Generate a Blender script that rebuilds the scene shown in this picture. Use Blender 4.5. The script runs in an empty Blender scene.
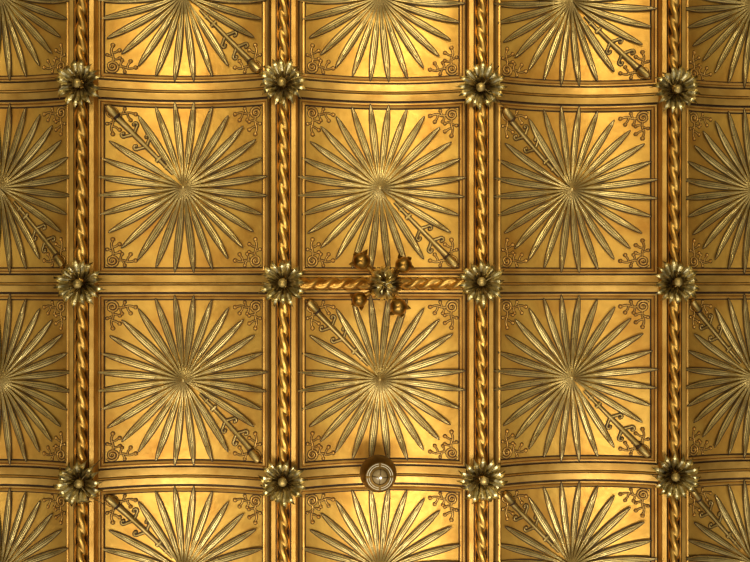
import bpy, math, random
from mathutils import Matrix, Vector
random.seed(7)
S = bpy.context.scene
COL = S.collection
PI = math.pi
CAMZ = 1.6                      # eye height; ceiling depths below are measured from here

# ------------------------------------------------------------------ materials
def new_mat(name, c1, c2, rough=.36, metal=1.0, nscale=9, bump=.15, bscale=60, rvar=.12, spread=(.35, .65)):
    m = bpy.data.materials.new(name); m.use_nodes = True
    nt = m.node_tree; N = nt.nodes; L = nt.links
    b = N['Principled BSDF']
    tc = N.new('ShaderNodeTexCoord'); geo = N.new('ShaderNodeNewGeometry')
    n1 = N.new('ShaderNodeTexNoise'); n1.inputs['Scale'].default_value = nscale
    n1.inputs['Detail'].default_value = 5
    L.new(geo.outputs['Position'], n1.inputs['Vector'])
    r = N.new('ShaderNodeValToRGB')
    r.color_ramp.elements[0].position = spread[0]; r.color_ramp.elements[1].position = spread[1]
    r.color_ramp.elements[0].color = (*c1, 1); r.color_ramp.elements[1].color = (*c2, 1)
    L.new(n1.outputs['Fac'], r.inputs['Fac']); L.new(r.outputs['Color'], b.inputs['Base Color'])
    b.inputs['Metallic'].default_value = metal
    n2 = N.new('ShaderNodeTexNoise'); n2.inputs['Scale'].default_value = bscale
    n2.inputs['Detail'].default_value = 4
    L.new(geo.outputs['Position'], n2.inputs['Vector'])
    mr = N.new('ShaderNodeMapRange')
    mr.inputs['To Min'].default_value = rough - rvar; mr.inputs['To Max'].default_value = rough + rvar
    L.new(n2.outputs['Fac'], mr.inputs['Value']); L.new(mr.outputs['Result'], b.inputs['Roughness'])
    if bump:
        bp = N.new('ShaderNodeBump'); bp.inputs['Strength'].default_value = bump
        bp.inputs['Distance'].default_value = .01
        n3 = N.new('ShaderNodeTexNoise'); n3.inputs['Scale'].default_value = bscale * .35
        n3.inputs['Detail'].default_value = 3
        L.new(geo.outputs['Position'], n3.inputs['Vector'])
        L.new(n3.outputs['Fac'], bp.inputs['Height']); L.new(bp.outputs['Normal'], b.inputs['Normal'])
    return m

GOLD = new_mat('gilded field', (.66, .295, .040), (.92, .525, .095), rough=.42, metal=.72, nscale=5, bump=.22, spread=(.28, .62))
MOULD = new_mat('gilded moulding', (.58, .30, .055), (.80, .47, .11), rough=.42, metal=.75, nscale=8, bump=.12)
RIBM = new_mat('gilded rib board', (.54, .28, .05), (.76, .44, .10), rough=.46, metal=.75, nscale=7, bump=.12)
ROPE = new_mat('gilded rope', (.60, .31, .06), (.80, .47, .11), rough=.40, nscale=12, bump=.08)
BRASS = new_mat('brass ray', (.66, .46, .15), (.88, .66, .25), rough=.31, metal=.85, nscale=14, bump=.05)
STAFFM = new_mat('dull brass staff', (.42, .28, .08), (.64, .45, .16), rough=.45, nscale=14, bump=.12)
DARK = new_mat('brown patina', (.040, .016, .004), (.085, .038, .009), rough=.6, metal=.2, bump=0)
OLIVE = new_mat('dull olive brass', (.52, .41, .16), (.90, .76, .42), rough=.32, nscale=30, bump=.35, bscale=110)
OLIVED = new_mat('dark olive brass', (.16, .10, .03), (.40, .28, .10), rough=.4, nscale=30, bump=.3, bscale=90)
FRUIT = new_mat('copper gilt', (.24, .12, .02), (.48, .26, .055), rough=.32, nscale=16, bump=.15)
LAMPB = new_mat('brown lamp metal', (.11, .06, .015), (.18, .10, .025), rough=.5, nscale=14, bump=.08)
SILV = new_mat('pale lamp ring', (.75, .70, .52), (.85, .80, .62), rough=.5, metal=.3, bump=0)
GLASS = new_mat('frosted lamp glass', (.30, .20, .08), (.46, .32, .14), rough=.2, metal=.0, bump=0)
PLAST = new_mat('ceiling backing', (.10, .05, .012), (.16, .08, .02), rough=.7, metal=0, bump=0)
BULB = bpy.data.materials.new('lit bulb'); BULB.use_nodes = True
_b = BULB.node_tree.nodes['Principled BSDF']
_b.inputs['Emission Color'].default_value = (1, .93, .78, 1); _b.inputs['Emission Strength'].default_value = 1.6

# ------------------------------------------------------------------ helpers
class MB:
    def __init__(s): s.v = []; s.f = []; s.m = []; s.mats = []
    def mi(s, mat):
        if mat not in s.mats: s.mats.append(mat)
        return s.mats.index(mat)
    def grid(s, rows, mat, closed=False, cyc=False):
        """rows of points -> quads; closed joins each row's ends, cyc joins last row to first"""
        k = s.mi(mat) if not isinstance(mat, list) else None
        b = len(s.v); n = len(rows[0])
        for r in rows: s.v.extend([tuple(p) for p in r])
        R = len(rows)
        for i in range(R if cyc else R - 1):
            for j in range(n if closed else n - 1):
                a = b + i * n + j; c = b + i * n + (j + 1) % n
                i2 = (i + 1) % R
                d = b + i2 * n + (j + 1) % n; e = b + i2 * n + j
                s.f.append((a, c, d, e))
                s.m.append(k if k is not None else s.mi(mat[i]))
    def fan(s, center, ring, mat):
        k = s.mi(mat); b = len(s.v); s.v.append(tuple(center)); s.v.extend([tuple(p) for p in ring])
        n = len(ring)
        for j in range(n): s.f.append((b, b + 1 + j, b + 1 + (j + 1) % n)); s.m.append(k)
    def ball(s, c, r, mat, seg=14, rings=8, sc=(1, 1, 1), fn=None):
        rows = []
        for i in range(rings + 1):
            t = PI * i / rings
            row = []
            for j in range(seg):
                a = 2 * PI * j / seg
                q = 1 if fn is None else fn(a, t)
                row.append((c[0] + r * q * math.sin(t) * math.cos(a) * sc[0], c[1] + r * q * math.sin(t) * math.sin(a) * sc[1],
                            c[2] - r * q * math.cos(t) * sc[2]))
            rows.append(row)
        s.grid(rows, mat, closed=True)
    def lathe(s, prof, mat, seg=40, c=(0, 0, 0), cap=True):
        rows = [[(c[0] + r * math.cos(2 * PI * j / seg), c[1] + r * math.sin(2 * PI * j / seg), c[2] + z) for j in range(seg)] for r, z in prof]
        s.grid(rows, mat, closed=True)
        if cap:
            s.fan((c[0], c[1], c[2] + prof[0][1]), rows[0], mat); s.fan((c[0], c[1], c[2] + prof[-1][1]), rows[-1], mat)
    def tube(s, pts, r, mat, seg=8):
        pts = [Vector(p) for p in pts]; rows = []
        for i, p in enumerate(pts):
            t = (pts[min(i + 1, len(pts) - 1)] - pts[max(i - 1, 0)]).normalized()
            u = t.cross(Vector((0, 0, 1)))
            if u.length < .05: u = t.cross(Vector((0, 1, 0)))
            u.normalize(); w = t.cross(u)
            rr = r[i] if isinstance(r, (list, tuple)) else r
            rows.append([p + u * (rr * math.cos(2 * PI * j / seg)) + w * (rr * math.sin(2 * PI * j / seg)) for j in range(seg)])
        s.grid(rows, mat, closed=True)
        s.fan(pts[0], rows[0], mat); s.fan(pts[-1], rows[-1], mat)
    def mesh(s, name, smooth=True):
        me = bpy.data.meshes.new(name); me.from_pydata(s.v, [], s.f)
        for mt in s.mats: me.materials.append(mt)
        for p, k in zip(me.polygons, s.m): p.material_index = k; p.use_smooth = smooth
        me.validate(); me.update()
        import bmesh
        bm = bmesh.new(); bm.from_mesh(me)
        bmesh.ops.remove_doubles(bm, verts=bm.verts, dist=1e-6)
        bmesh.ops.recalc_face_normals(bm, faces=bm.faces)
        # a room-side surface faces down
        bm.to_mesh(me); bm.free()
        if smooth:
            try: me.set_sharp_from_angle(angle=math.radians(38))
            except Exception: pass
        return me

def link(name, data, parent=None, mat=None):
    o = bpy.data.objects.new(name, data); COL.objects.link(o)
    if parent is not None: o.parent = parent
    if mat is not None: o.matrix_local = mat
    return o
def tag(o, label, cat, group=None):
    o['label'] = label; o['category'] = cat
    if group: o['group'] = group
    return o

# ------------------------------------------------------------------ layout (metres; x right, y down the photo, z up)
RX = [-2.408, -1.482, -.462, .544, 1.561, 2.50]
RZ = [5.04, 5.04, 5.04, 5.11, 5.21, 5.21]
Y0 = .0145
HW, HH = .435, .45              # outer half size of a panel
IW, IH = .402, .418             # inside its moulding
SAG = .10
K = SAG / HW ** 2
def zc(x): return -K * x * x
def P(x, y, h=0.):
    n = Vector((-2 * K * x, 0, -1)).normalized()
    return Vector((x, y, zc(x))) + n * h
def bay_matrix(b, y, turn=False):
    x0, x1, z0, z1 = RX[b], RX[b + 1], RZ[b], RZ[b + 1]
    sx = (x1 - x0 - .14) / (2 * HW)
    dx = {1: -.011, 2: -.008, 3: -.004}.get(b, 0)
    M = Matrix.Translation(((x0 + x1) / 2 + dx, y, CAMZ + (z0 + z1) / 2 + .08 + SAG))
    M = M @ Matrix.Rotation(-math.atan2(z1 - z0, x1 - x0), 4, 'Y')
    if turn: M = M @ Matrix.Rotation(PI, 4, 'Z')
    return M @ Matrix.Diagonal((sx, 1, 1, 1))

# ------------------------------------------------------------------ panel parts
def field_mesh():
    m = MB(); nx = 36; ny = 18
    rows = [[P(-HW + 2 * HW * i / nx, -HH + 2 * HH * j / ny, 0) for i in range(nx + 1)] for j in range(ny + 1)]
    m.grid(rows, GOLD)
    # give the sheet thickness
    back = [[P(-HW + 2 * HW * i / nx, -HH + 2 * HH * j / ny, -.02) for i in range(nx + 1)] for j in range(ny + 1)]
    m.grid(back, GOLD)
    for a, b in ((rows[0], back[0]), (rows[-1], back[-1]), ([r[0] for r in rows], [r[0] for r in back]), ([r[-1] for r in rows], [r[-1] for r in back])):
        m.grid([a, b], GOLD)
    return m.mesh('panel_field')
def frame_mesh():
    m = MB(); n = 28
    prof = [(-.0045, .0012), (-.001, .0012), (.0025, .008), (.008, .011), (.0135, .0085), (.0165, .003), (.0185, .003), (.0215, .009), (.028, .009), (.0305, .001), (.033, .001)]
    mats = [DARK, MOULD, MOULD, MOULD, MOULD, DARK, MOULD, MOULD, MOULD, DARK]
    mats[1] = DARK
    rows = []
    for o, h in prof:
        a = IW + o * (HW - IW) / .033; b = IH + o * (HH - IH) / .033
        ring = []
        for i in range(n): ring.append(P(-a + 2 * a * i / n, -b, h))
        for i in range(n): ring.append(P(a, -b + 2 * b * i / n, h))
        for i in range(n): ring.append(P(a - 2 * a * i / n, b, h))
        for i in range(n): ring.append(P(-a, b - 2 * b * i / n, h))
        rows.append(ring)
    m.grid(rows, mats, closed=True)
    return m.mesh('moulding')

R_RAY = .442; NR = 28
def cone(r): return .003 + .034 * math.exp(-(r / .050) ** 1.15) + .010 * max(0, 1 - r / .3)
def ray_mesh(k):
    th = 2 * PI * (k + .5) / NR
    rnd = random.Random(k * 13 + 5)
    L = R_RAY * rnd.uniform(.985, 1.02); WM = .0162 * rnd.uniform(.93, 1.07)
    m = MB(); c, s = math.cos(th), math.sin(th)
    ns = 26
    def w(r):
        t = (r / L)
        lan = WM * (math.sin(PI * min(1, t * .5 + .5 * t ** 2.1)) ** .75 if t < 1 else 0)
        lan = max(lan, .0006) if t < 1 else 0
        return min(lan, PI * r / NR) if t < .62 else lan
    us = [-1, -.80, -.62, -.46, -.30, -.20, 0, .20, .30, .46, .62, .80, 1]
    hs = [0, .65, .95, .95, .60, .95, 1.1, .95, .60, .95, .95, .65, 0]
    rows = []; orow = []
    for i in range(ns + 1):
        r = .004 + (L - .004) * (i / ns) ** 1.05
        ww = w(r)
        base = cone(r) + .004
        if r > .36: base += .006 * min(1, (r - .36) / .04)
        amp = .0062 * min(1, ww / .012)
        row = []
        for u, h in zip(us, hs):
            x = r * c - u * ww * s; y = r * s + u * ww * c
            row.append(P(x, y, base + amp * h))
        rows.append(row)
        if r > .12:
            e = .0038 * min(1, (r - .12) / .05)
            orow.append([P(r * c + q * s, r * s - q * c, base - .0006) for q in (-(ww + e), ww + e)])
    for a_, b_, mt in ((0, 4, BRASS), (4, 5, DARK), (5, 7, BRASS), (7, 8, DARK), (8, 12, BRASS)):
        m.grid([r_[a_:b_ + 1] for r_ in rows], mt)
    # skirts so that each ray is solid against the field
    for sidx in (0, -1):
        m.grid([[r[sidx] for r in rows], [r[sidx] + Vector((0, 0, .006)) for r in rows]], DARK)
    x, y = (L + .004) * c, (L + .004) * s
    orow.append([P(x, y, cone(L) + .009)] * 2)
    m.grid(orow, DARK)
    return m.mesh('ray')
def hub_mesh():
    m = MB(); seg = 28
    rows = []
    for r, h in ((.0005, .058), (.004, .062), (.007, .060), (.009, .055)):
        rows.append([P(r * math.cos(2 * PI * j / seg), r * math.sin(2 * PI * j / seg), cone(0) + (h - .05) * .4) for j in range(seg)])
    m.grid(rows, BRASS, closed=True); m.fan(P(0, 0, cone(0) + .001), rows[0], DARK)
    return m.mesh('star_center')

def relief(m, pts, r, mat=MOULD, h=.0, out=.0032):
    """raised line with a dark engraved edge, pts are (x, y) on the panel"""
    V = [Vector((p[0], p[1], 0)) for p in pts]
    rows = []; dr = []
    for i, p in enumerate(V):
        t = (V[min(i + 1, len(V) - 1)] - V[max(i - 1, 0)]).normalized()
        n = Vector((-t.y, t.x, 0)); rr = r[i] if isinstance(r, (list, tuple)) else r
        row = []
        for j in range(7):
            a = PI * j / 6
            q = p + n * (rr * math.cos(a))
            fl = .95 if rr < .007 else .75
            row.append(P(q.x, q.y, h + .0016 + rr * fl * math.sin(a)))
        rows.append(row)
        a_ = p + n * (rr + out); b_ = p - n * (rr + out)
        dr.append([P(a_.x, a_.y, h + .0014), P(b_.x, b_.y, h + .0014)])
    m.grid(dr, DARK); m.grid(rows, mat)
def knob(m, x, y, r, mat=MOULD, h=0.):
    seg = 14
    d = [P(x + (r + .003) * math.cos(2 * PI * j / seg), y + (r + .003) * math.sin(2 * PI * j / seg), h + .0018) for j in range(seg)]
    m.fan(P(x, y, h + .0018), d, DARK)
    rows = []
    for i in range(5):
        t = PI / 2 * i / 4 * .97
        rows.append([P(x + r * math.cos(t) * math.cos(2 * PI * j / seg), y + r * math.cos(t) * math.sin(2 * PI * j / seg), h + .0018 + r * 1.1 * math.sin(t)) for j in range(seg)])
    m.grid(rows, mat, closed=True); m.fan(P(x, y, h + .0018 + r * 1.1), rows[-1], mat)
def curve(p0, p1, bend, n=6):
    p0 = Vector(p0); p1 = Vector(p1); d = p1 - p0; nrm = Vector((-d.y, d.x))
    return [tuple(p0 + d * (i / n) + nrm * (bend * math.sin(PI * i / n))) for i in range(n + 1)]
def scroll_mesh(sx, sy, staff=False):
    """corner scroll with a spiral and two berry sprigs; (sx, sy) is the corner"""
    m = MB()
    cx, cy = IW - .037, IH - .037
    def T(pts): return [(sx * a, sy * b) for a, b in pts]
    if not staff:
        sp = []
        for i in range(36):
            t = i / 35; a = 3.4 * PI * t + .6; r = .0305 - .0230 * t
            sp.append((cx + r * math.cos(a), cy + r * math.sin(a)))
        relief(m, T(sp), .0046, out=.0030)
        knob(m, sx * cx, sy * cy, .0050)
    else:
        ring = [(cx + .025 * math.cos(2 * PI * i / 24), cy + .025 * math.sin(2 * PI * i / 24)) for i in range(25)]
        relief(m, T(ring), .0036, out=.0024)
    for sw in (0, 1):
        def Q(pts):
            return T([(cx - (IW - IH) * 0 + (b - cy), cy + (a - cx)) if sw else (a, b) for a, b in pts])
        def kn(a, b, r):
            (x, y), = Q([(a, b)]); knob(m, x, y, r)
        ox, oy = cx, cy
        relief(m, Q(curve((ox - .024, oy - .002), (ox - .070, oy + .004), .10)), .0034)
        relief(m, Q(curve((ox - .068, oy + .004), (ox - .104, oy - .002), -.10)), .0032)
        relief(m, Q(curve((ox - .070, oy + .004), (ox - .084, oy - .028), .12)), .0030)
        relief(m, Q(curve((ox - .048, oy + .002), (ox - .056, oy + .022), .12)), .0030)
        relief(m, Q(curve((ox - .040, oy + .000), (ox - .044, oy - .030), .12)), .0030)
        kn(ox - .110, oy - .002, .0088); kn(ox - .086, oy - .034, .0082)
        kn(ox - .058, oy + .024, .0070); kn(ox - .045, oy - .035, .0075)
    return m.mesh('corner_scroll')
def staff_mesh():
    """ragged staff along the diagonal towards the (-,-) corner"""
    m = MB()
    d = Vector((-IW, -IH, 0)); Lg = d.length; d.normalize(); n = Vector((-d.y, d.x, 0))
    def at(s, o=0.): q = d * s + n * o; return (q.x, q.y)
    S0, S1 = .10, Lg - .085
    pts = []; rs = []
    for i in range(25):
        s = S0 + (S1 - S0) * i / 24
        pts.append(at(s)); rs.append(.0055 + .0085 * (i / 24))
    relief(m, pts, rs, STAFFM, h=.006)
    # collar knobs
    relief(m, [at(Lg - .375, -.019), at(Lg - .375, 0), at(Lg - .375, .019)], [.006, .011, .006], STAFFM, h=.006)
    relief(m, [at(Lg - .43, -.013), at(Lg - .43, 0), at(Lg - .43, .013)], [.005, .008, .005], STAFFM, h=.006)
    # two pairs of hooked twigs
    for s in (Lg - .175, Lg - .262):
        for sg in (-1, 1):
            hk = []
            for i in range(12):
                t = i / 11
                if t < .5: hk.append(at(s - .02 + .03 * t, sg * (.008 + .064 * t)))
                else:
                    a = (t - .5) * 2 * PI * 1.25
                    hk.append(at(s - .005 + .011 * (1 - math.cos(a)), sg * (.040 + .011 * math.sin(a))))
            relief(m, hk, [.0065 - .0022 * i / 11 for i in range(12)], STAFFM, h=.003)
            x, y = at(s + .012, sg * .034); knob(m, x, y, .0072, STAFFM, .003)
    return m.mesh('ragged_staff')
def butt_mesh():
    """cut end of the staff, a short peg standing up in the corner"""
    m = MB()
    d = Vector((-IW, -IH, 0)); Lg = d.length; d.normalize()
    def at(s): q = d * s; return P(q.x, q.y, .022)
    m.tube([at(Lg - .088), at(Lg - .082), at(Lg - .045), at(Lg - .040)], [.017, .021, .019, .016], DARK, 16)
    m.tube([at(Lg - .080), at(Lg - .074), at(Lg - .020), at(Lg - .012)], [.0175, .021, .019, .015], STAFFM, 16)
    return m.mesh('staff_butt')

FIELD = field_mesh(); FRAME = frame_mesh(); HUB = hub_mesh()
RAYS = [ray_mesh(k) for k in range(NR)]
KDIAG = min(range(NR), key=lambda k: abs(2 * PI * (k + .5) / NR - 1.25 * PI))     # the ray the staff replaces
SC = {(a, b): scroll_mesh(a, b) for a in (-1, 1) for b in (-1, 1)}
SCS = scroll_mesh(-1, -1, True)
STAFF = staff_mesh(); BUTT = butt_mesh()

ROWN = ['top row', 'second row from the top', 'third row from the top', 'bottom row']
ROWS = ['top row', 'second row', 'third row', 'bottom row']
COLN = ['left column', 'second column', 'middle column', 'fourth column', 'right column']
# True: staff towards the lower right corner
TURN = {(0, 0): 0, (0, 1): 1, (0, 2): 0, (0, 3): 1, (0, 4): 1,
        (1, 0): 1, (1, 1): 0, (1, 2): 1, (1, 3): 0, (1, 4): 1,
        (2, 0): 0, (2, 1): 1, (2, 2): 0, (2, 3): 1, (2, 4): 0,
        (3, 0): 1, (3, 1): 0, (3, 2): 1, (3, 3): 0, (3, 4): 0}
SEEN = {(0, 1), (0, 3), (1, 0), (1, 1), (1, 2), (1, 3), (2, 1), (2, 2), (2, 3), (2, 4), (3, 1), (3, 3), (3, 4)}
for r in range(4):
    for c in range(5):
        turn = TURN[(r, c)]
        root = link('coffer_panel', None)
        root.matrix_world = bay_matrix(c, Y0 + (r - 1.5), turn)
        tone = {0: 'dim', 4: 'dim'}.get(c, 'bright')
        if (r, c) in SEEN:
            lab = f"{tone} gilded sunburst panel, staff at {'bottom right' if turn else 'top left'} corner, {ROWS[r]}, {COLN[c]}"
        else:
            lab = f"{tone} gilded sunburst panel cut by the photo edge, {ROWN[r]}, {COLN[c]}"
        tag(root, lab, 'ceiling panel', 'gilded sunburst ceiling panels')
        link('panel_field', FIELD, root); link('moulding', FRAME, root)
        sb = link('sunburst_center', HUB, root); sb.location = P((.010 if turn else -.010) if 1 <= c <= 3 else 0, 0) 
        for k in range(NR):
            if k != KDIAG: link('ray', RAYS[k], sb)
        st = link('ragged_staff', STAFF, root); link('staff_butt', BUTT, st)
        for key, me in SC.items():
            link('corner_scroll', SCS if key == (-1, -1) else me, root)

# ------------------------------------------------------------------ cross beams
def strip_x(m, prof, mats, x0=-HW - .004, x1=HW + .004, n=36):
    rows = [[P(x0 + (x1 - x0) * i / n, y, h) for i in range(n + 1)] for y, h in prof]
    m.grid(rows, mats)
def beam_mesh(wide):
    m = MB()
    if not wide:
        prof = [(-.050, -.02), (-.050, .001), (-.046, .001), (-.044, .011), (-.012, .0135), (-.008, .0135), (-.007, .009), (.007, .009), (.009, .0135), (.014, .0135), (.042, .011), (.046, .001), (.050, .001), (.050, -.02)]
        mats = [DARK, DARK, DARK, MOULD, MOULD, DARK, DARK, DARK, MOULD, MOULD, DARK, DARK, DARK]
    else:
        prof = [(-.050, -.02), (-.050, .001), (-.046, .001), (-.044, .012), (-.034, .014), (-.030, .004), (.030, .004), (.034, .014), (.044, .012), (.046, .001), (.050, .001), (.050, -.02)]
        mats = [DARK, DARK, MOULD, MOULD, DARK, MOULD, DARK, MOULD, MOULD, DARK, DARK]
    strip_x(m, prof, mats)
    return m.mesh('beam')
def bead_mesh():
    m = MB()
    prof = [(.0058 * math.cos(PI * i / 6), .009 + .010 * math.sin(PI * i / 6)) for i in range(7)]
    strip_x(m, prof, [ROPE] * 6); return m.mesh('bead')
BEAM = beam_mesh(False); BEAMW = beam_mesh(True); BEAD = bead_mesh()
def twist(along, L, R, pitch, phase, mat, pfun, seg=36, flat=1., hand=1, bead=False):
    """barley-twist rope: two strands wound round each other"""
    m = MB(); n = int(L / .0055); rows = []
    for i in range(n + 1):
        s = -L / 2 + L * i / n
        row = []
        for j in range(seg):
            a = 2 * PI * j / seg
            q = abs(math.cos(a + hand * PI * s / pitch - phase))
            off = .34 if hand > 0 else .42
            if bead: r = R * (off * q + math.sqrt((1 - off) ** 2 - off * off * min(1, 1 - q * q)) if (1 - off) > off * math.sqrt(max(0, 1 - q * q)) else R)
            else: r = R / math.sqrt(q * q + (1 - q * q) / .23)
            row.append(pfun(s, r * math.cos(a), r * math.sin(a) * flat))
        rows.append(row)
    m.grid(rows, mat, closed=True); m.fan(pfun(-L / 2, 0, 0), rows[0], mat); m.fan(pfun(L / 2, 0, 0), rows[-1], mat)
    return m.mesh('twisted_rope')
GAP = ['between the first and second panel rows', 'between the second and third panel rows', 'between the third and fourth panel rows']
for r in range(3):
    for c in range(5):
        wide = (r == 1 and c == 2)
        o = link('cross_beam', BEAMW if wide else BEAM)
        o.matrix_world = bay_matrix(c, Y0 + (r - 1))
        if wide:
            tag(o, 'gilded cross beam carrying a twisted rope behind the fruit cluster, centre of photo', 'beam', 'gilded cross beams')
            rp = twist('x', 2 * HW, .033, .078, .9, ROPE, lambda s, a, b: P(s, a, .018 + b), hand=-1, bead=True)
            link('twisted_rope', rp, o)
        else:
            tag(o, f"gilded cross beam with a thin bead, {COLN[c]}, {GAP[r]}", 'beam', 'gilded cross beams')
            link('bead', BEAD, o)

# ------------------------------------------------------------------ ribs with twisted ropes
LEN = 4.3
def rib_mesh(side):
    m = MB()
    prof = [(.0, .10), (.0, .030), (.0265, .028), (.028, .004), (.0335, .000), (.0355, .012), (.0375, .012), (.0400, .006), (.0610, .010), (.0640, .018), (.0680, .070), (.071, .12)]
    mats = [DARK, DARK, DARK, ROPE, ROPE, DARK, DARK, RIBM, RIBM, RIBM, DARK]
    rows = [[(side * x, Y0 - LEN / 2 + LEN * i / 8, z) for i in range(9)] for x, z in prof]
    m.grid(rows, mats); return m.mesh('side_board')
RIBL, RIBR = rib_mesh(-1), rib_mesh(1)
ROPEM = [twist('y', .98, .0285, .100, ph, ROPE, lambda s, a, b: Vector((a, s, .010 - b)), bead=True) for ph in (.2, 1.1)]
RIBN = ['far left', 'left of the fruit cluster', 'right of the fruit cluster', 'far right']
for i in range(4):
    root = link('vertical_rib', None)
    root.location = (RX[i + 1], 0, CAMZ + RZ[i + 1])
    tag(root, f"long gilded ceiling rib with twisted rope moulding, {RIBN[i]}" + (' of the photo' if i in (0, 3) else ''), 'ceiling rib', 'gilded ribs with twisted ropes')
    link('side_board', RIBL, root); link('side_board', RIBR, root)
    for r in range(4):
        rp = link('twisted_rope', ROPEM[(i + r) % 2], root)
        rp.location = (0, Y0 + (r - 1.5), 0)

# ------------------------------------------------------------------ rosettes
def petal_mesh(Lr, wd, mat, depth, curl, r0=.024, tip3=True):
    """one cupped petal along +x: rises from the throat, curls at its notched tip. z is up (away from the room)"""
    m = MB(); n = 12; rows = []
    us = [-1, -.66, -.33, 0, .33, .66, 1]
    for i in range(n + 1):
        t = i / n
        r = r0 + (Lr - r0) * t
        z = -depth * (t ** .75) + curl * max(0, t - .62) ** 1.5 * 6
        w = wd * (0.34 + .72 * math.sin(PI * min(1, t * .62 + .10)) ** 1.0) * (1 if t < .60 else max(.02, 1 - ((t - .60) / .40) ** .95))
        if .68 < t < .80: w += wd * .14
        row = [(r - (.004 if abs(u) > .5 else 0) * t, u * w, z - .010 * abs(u) ** 1.5 + .006 * (1 - abs(u)) + (.004 if abs(abs(u) - .33) < .01 else 0)) for u in us]
        rows.append(row)
    m.grid(rows, mat)
    m.grid([[(p[0], p[1] * .985, p[2] + .0028) for p in r] for r in rows], mat)
    return m.mesh('petal')
PET_O = [petal_mesh(.130, .0185, OLIVE, .064, .036), petal_mesh(.122, .018, OLIVE, .056, .046), petal_mesh(.134, .0175, OLIVE, .068, .03)]
PET_I = [petal_mesh(.074, .0185, OLIVED, .040, .03, .012), petal_mesh(.070, .018, OLIVED, .034, .03, .012)]
def boss_mesh():
    m = MB()
    m.lathe([(.010, .04), (.009, -.010), (.014, -.018), (.021, -.030), (.0235, -.040), (.0215, -.050), (.013, -.057), (.003, -.059)], STAFFM, 24)
    return m.mesh('boss')
def cup_mesh():
    m = MB(); m.lathe([(.050, .05), (.060, .012), (.052, -.012), (.030, -.006), (.012, .012)], OLIVED, 32); return m.mesh('calyx')
BOSS = boss_mesh(); CUP = cup_mesh()
def wire_mesh(dx, dy):
    m = MB(); d = Vector((dx, dy, 0))
    m.tube([(d * .02) + Vector((0, 0, -.035)), d * .5 + Vector((0, 0, -.03)), d + Vector((0, 0, .045))], .0026, OLIVED, 8); return m.mesh('wire')
ROSX = ['far left', 'second from left', 'third from left', 'far right']
ROSY = ['top line', 'middle line', 'bottom line']
WIRES = {(2, 0): [(.100, -.115), (.110, .13)], (0, 2): [(.09, -.11), (.115, .095)], (2, 2): [(.115, .105)], (1, 2): [(.12, -.07)]}
for r in range(3):
    for i in range(4):
        root = link('rosette', None)
        root.location = (RX[i + 1], Y0 - .004 + (r - 1), CAMZ + RZ[i + 1] - .008)
        rr = random.Random(r * 10 + i)
        root.rotation_euler = (rr.uniform(-.10, .10), rr.uniform(-.10, .10), rr.uniform(0, .4))
        tag(root, f"dull brass flower rosette with pointed petals, {ROSX[i]} on the {ROSY[r]} of rosettes", 'rosette', 'brass rosettes at the rib crossings')
        link('calyx', CUP, root)
        bo = link('boss', BOSS, root); bo.location = (rr.uniform(-.006, .006), rr.uniform(-.006, .006), rr.uniform(-.004, .008))
        n = 16
        for k in range(n):
            p = link('petal', rr.choice(PET_O), root)
            p.rotation_euler = (rr.uniform(-.16, .16), rr.uniform(-.08, .08), 2 * PI * k / n + rr.uniform(-.03, .03))
        for k in range(10):
            p = link('petal', rr.choice(PET_I), root)
            p.rotation_euler = (0, rr.uniform(-.06, .06), 2 * PI * (k + .5) / 10); p.location = (0, 0, .004)
            p['label'] = 'darker inner petal'
        for (dx, dy) in WIRES.get((r, i), []):
            q = link('wire', wire_mesh(dx, dy), root); q.rotation_euler = (0, 0, -root.rotation_euler.z)
            q['label'] = 'thin dark fixing wire'

# ------------------------------------------------------------------ fruit cluster
def pt(px, py, d): return Vector(((px - 375) / 1000 * d, (py - 281) / 1000 * d, CAMZ + d))
HB = pt(385, 283.5, 5.08)
root = link('fruit_cluster', None); root.location = HB
tag(root, 'leafy brass boss with four round copper fruits on the central cross beam', 'ceiling ornament')
m = MB(); m.lathe([(.030, .13), (.026, .05), (.040, .03), (.048, 0), (.040, -.022), (.018, -.032), (.004, -.034)], OLIVED, 28)
link('core', m.mesh('core'), root)
def leaf_mesh(seed, Lf, wd, mat):
    rr = random.Random(seed); m = MB(); n = 14; rows = []
    for i in range(n + 1):
        t = i / n
        a = t * 2.0                             # leaf wraps over the ball
        w = wd * (math.sin(PI * (t * .86 + .08)) ** .7) * (1 - .28 * abs(math.sin(t * 9 + seed)))
        row = []
        for j in range(7):
            u = j / 3 - 1
            rad = Lf * (1 + .09 * math.cos(u * 6 + t * 5) + .10 * abs(u))
            row.append((rad * math.sin(a + .15) , u * w, -rad * math.cos(a + .15) * .62 + .004 * math.sin(j * 2.2)))
        rows.append(row)
    m.grid(rows, mat); m.grid([[(p[0] * .95, p[1], p[2] * .95) for p in r] for r in rows], mat)
    return m.mesh('leaf')
for k in range(9):
    lf = link('leaf', leaf_mesh(k, .080, .030, OLIVE if k % 4 else OLIVED), root)
    lf.rotation_euler = (0, 0, 2 * PI * k / 9 + .2)
for k in range(5):
    lf = link('leaf', leaf_mesh(k + 20, .058, .019, OLIVED if k % 2 else OLIVE), root)
    lf.rotation_euler = (0, .25, 2 * PI * k / 5 + .6); lf.location = (0, 0, -.018)
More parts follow.
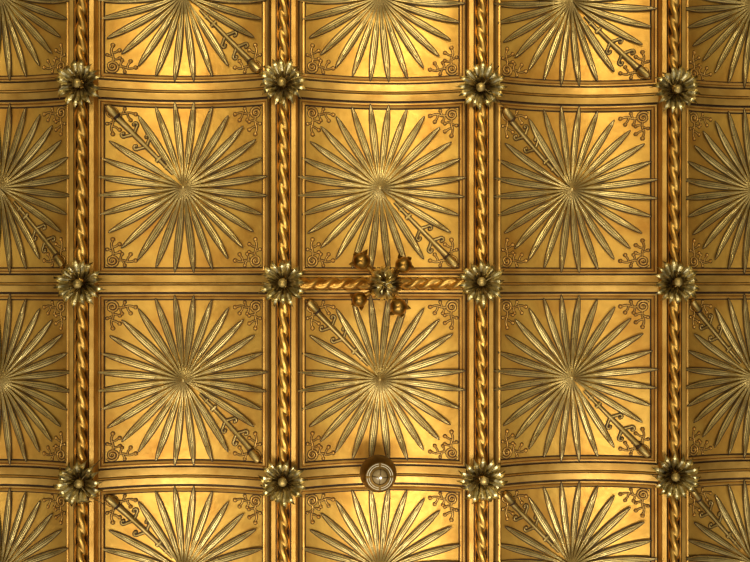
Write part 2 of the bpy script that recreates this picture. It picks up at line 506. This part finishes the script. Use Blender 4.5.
for (px, py, rr_, dd, tw) in ((361.5, 261, .045, 5.06, .3), (403.5, 265, .043, 5.05, 1.1), (359.5, 299.5, .039, 5.10, 2.0), (398.5, 307, .043, 5.03, .9)):
    q = pt(px, py, dd) - HB
    mm = MB()
    mm.ball((0, 0, 0), rr_, FRUIT, 28, 16, fn=lambda a, t: 1 + .025 * math.cos(5 * a) * math.sin(t))
    f = link('fruit', mm.mesh('fruit'), root); f.location = q
    out = Vector((q.x, q.y, 0)).normalized()
    # calyx spikes
    cm = MB()
    base_a = math.atan2(out.y, out.x)
    for k in range(3):
        a = base_a + (k - 1) * 1.15 + .15 * math.sin(tw * 9)
        dv = Vector((math.cos(a), math.sin(a), -.1))
        sd = Vector((-math.sin(a), math.cos(a), 0))
        b0 = dv * rr_ * .80
        tip = dv * rr_ * (1.52 if k != 1 else 1.30) + sd * rr_ * .12
        for s2, w2 in ((1, 1), (-1, 1)):
            cm.grid([[b0 + sd * .016 * s2 + Vector((0, 0, .004)), b0 + Vector((0, 0, -.012))],
                     [dv * rr_ * 1.16 + sd * .010 * s2, dv * rr_ * 1.16 + Vector((0, 0, -.008))],
                     [tip, tip]], FRUIT)
    link('calyx', cm.mesh('calyx'), f)
    sm = MB(); sm.tube([q * .25 + Vector((0, 0, .03)), q * .6 + Vector((0, 0, .025)), q * .86 + Vector((0, 0, .008))], [.017, .013, .016], FRUIT, 12)
    link('stem', sm.mesh('stem'), root)

# ------------------------------------------------------------------ round lamp
LP = pt(377.8, 472.5, 5.10)
root = link('pendant_lamp', None); root.location = LP; root.rotation_euler = (0, -.09, 0)
tag(root, 'round brown metal lamp with a segmented pale ring and lit glass centre', 'lamp')
m = MB()
m.lathe([(.020, .14), (.030, .05), (.070, .035), (.088, .012), (.0935, -.012), (.0930, -.036), (.089, -.064), (.082, -.088), (.074, -.106), (.070, -.112), (.050, -.114), (.040, -.116), (.036, -.108)], LAMPB, 56)
link('shade', m.mesh('shade'), root)
for rad in (.0645, .0545):
    for k in range(4):
        m = MB(); a0 = PI / 2 * k + .10; a1 = PI / 2 * (k + 1) - .10
        pts = [(rad * math.cos(a0 + (a1 - a0) * i / 16), rad * math.sin(a0 + (a1 - a0) * i / 16), -.1145) for i in range(17)]
        m.tube(pts, .0015, SILV, 6)
        q = link('ring_segment', m.mesh('ring_segment'), root)
m = MB(); m.lathe([(.038, -.108), (.036, -.116), (.028, -.124), (.016, -.129), (.002, -.130)], GLASS, 36)
link('glass', m.mesh('glass'), root)
m = MB(); m.ball((.002, .002, -.132), .0060, BULB, 14, 8); link('bulb', m.mesh('bulb'), root)
m = MB()
for k in range(4):
    a = PI / 2 * k + .1
    m.tube([(.010 * math.cos(a), .010 * math.sin(a), -.132), (.028 * math.cos(a), .028 * math.sin(a), -.126), (.042 * math.cos(a), .042 * math.sin(a), -.115)], .0018, LAMPB, 6)
link('claw', m.mesh('claw'), root)

# ------------------------------------------------------------------ ceiling behind everything
m = MB()
a, b, z0, z1 = 3.2, 2.6, CAMZ + 5.46, CAMZ + 5.56
v = [(-a, -b), (a, -b), (a, b), (-a, b)]
m.grid([[(x, y, z0) for x, y in v], [(x, y, z1) for x, y in v]], PLAST, closed=True)
m.fan((0, 0, z0), [(x, y, z0) for x, y in v], PLAST); m.fan((0, 0, z1), [(x, y, z1) for x, y in v], PLAST)
ce = link('ceiling', m.mesh('ceiling', False)); ce['kind'] = 'structure'

# ------------------------------------------------------------------ world: daylit room below, brighter towards its two ends
w = bpy.data.worlds.new('World'); S.world = w; w.use_nodes = True
nt = w.node_tree; N = nt.nodes; L = nt.links; N.clear()
out = N.new('ShaderNodeOutputWorld'); bg = N.new('ShaderNodeBackground'); L.new(bg.outputs[0], out.inputs[0])
tc = N.new('ShaderNodeTexCoord'); sp = N.new('ShaderNodeSeparateXYZ'); L.new(tc.outputs['Generated'], sp.inputs[0])
def mth(op, a, b=None, c=None):
    n = N.new('ShaderNodeMath'); n.operation = op
    for i, q in enumerate((a, b, c)):
        if q is None: continue
        if isinstance(q, (int, float)): n.inputs[i].default_value = q
        else: L.new(q, n.inputs[i])
    return n.outputs[0]
def ramp(val, lo, hi, t0, t1):
    n = N.new('ShaderNodeMapRange'); n.interpolation_type = 'SMOOTHSTEP'
    L.new(val, n.inputs['Value'])
    for k, q in (('From Min', lo), ('From Max', hi), ('To Min', t0), ('To Max', t1)): n.inputs[k].default_value = q
    return n.outputs['Result']
X, Y, Z = sp.outputs
xs = ramp(mth('ABSOLUTE', X), .25, .85, 1.0, .02)
yb = ramp(Y, .10, .34, 0, 1.1)                  # photo's lower end
yt = ramp(Y, -.12, -.30, 0, .7)                # upper end
fall = ramp(mth('ABSOLUTE', Y), .5, .95, 1.0, .35)
core = mth('MULTIPLY', mth('ADD', mth('ADD', yb, yt), .32), mth('MULTIPLY', xs, fall))
val = mth('ADD', core, .05)
up = ramp(Z, -.1, .2, 1.0, .25)
val = mth('MULTIPLY', mth('MULTIPLY', val, up), .62)
mx = N.new('ShaderNodeMix'); mx.data_type = 'RGBA'
L.new(ramp(Y, -.10, .30, 0, 1), mx.inputs['Factor'])
mx.inputs['A'].default_value = (1.0, .88, .56, 1); mx.inputs['B'].default_value = (1.0, .97, .86, 1)
L.new(mx.outputs['Result'], bg.inputs['Color'])
L.new(val, bg.inputs['Strength'])

def area(name, loc, target, size, power, col):
    ld = bpy.data.lights.new(name, 'AREA'); ld.shape = 'RECTANGLE'; ld.size = size[0]; ld.size_y = size[1]
    ld.energy = power; ld.color = col
    o = bpy.data.objects.new(name, ld); COL.objects.link(o); o.location = loc
    o.rotation_euler = (Vector(target) - Vector(loc)).to_track_quat('-Z', 'Y').to_euler()
def spot(name, loc, target, deg, power, col, rad=1.3):
    ld = bpy.data.lights.new(name, 'SPOT'); ld.energy = power; ld.color = col
    ld.spot_size = math.radians(deg); ld.spot_blend = .65; ld.shadow_soft_size = rad
    o = bpy.data.objects.new(name, ld); COL.objects.link(o); o.location = loc
    o.rotation_euler = (Vector(target) - Vector(loc)).to_track_quat('-Z', 'Y').to_euler()
for sx in (-1, 1):  # unseen spots added to brighten the middle bays and leave the side bays darker
    spot('fill_spot', (sx * 1.4, 3.2, 1.3), (sx * .50, 1.12, 6.8), 31, 600, (1, .95, .84))
    spot('fill_spot', (sx * 1.4, -3.2, 1.3), (sx * .50, -1.15, 6.8), 31, 560, (1, .92, .70))
area('highlight_fill', (-4.5, 3.5, 2.2), (0, 0, 6.7), (1.4, 1.2), 14, (1, .93, .78))  # unseen area lamp added for highlights on the rosettes

# ------------------------------------------------------------------ camera
cd = bpy.data.cameras.new('camera'); cam = bpy.data.objects.new('camera', cd); COL.objects.link(cam)
cam.location = (0, 0, CAMZ); cam.rotation_euler = (PI, 0, 0)
cd.sensor_width = 36; cd.lens = 36 * 1000 / 750; cd.clip_start = .05
S.camera = cam
S.view_settings.view_transform = 'Standard'; S.view_settings.look = 'None'
S.view_settings.gamma = 1; S.view_settings.use_curve_mapping = False
S.view_settings.exposure = -0.05
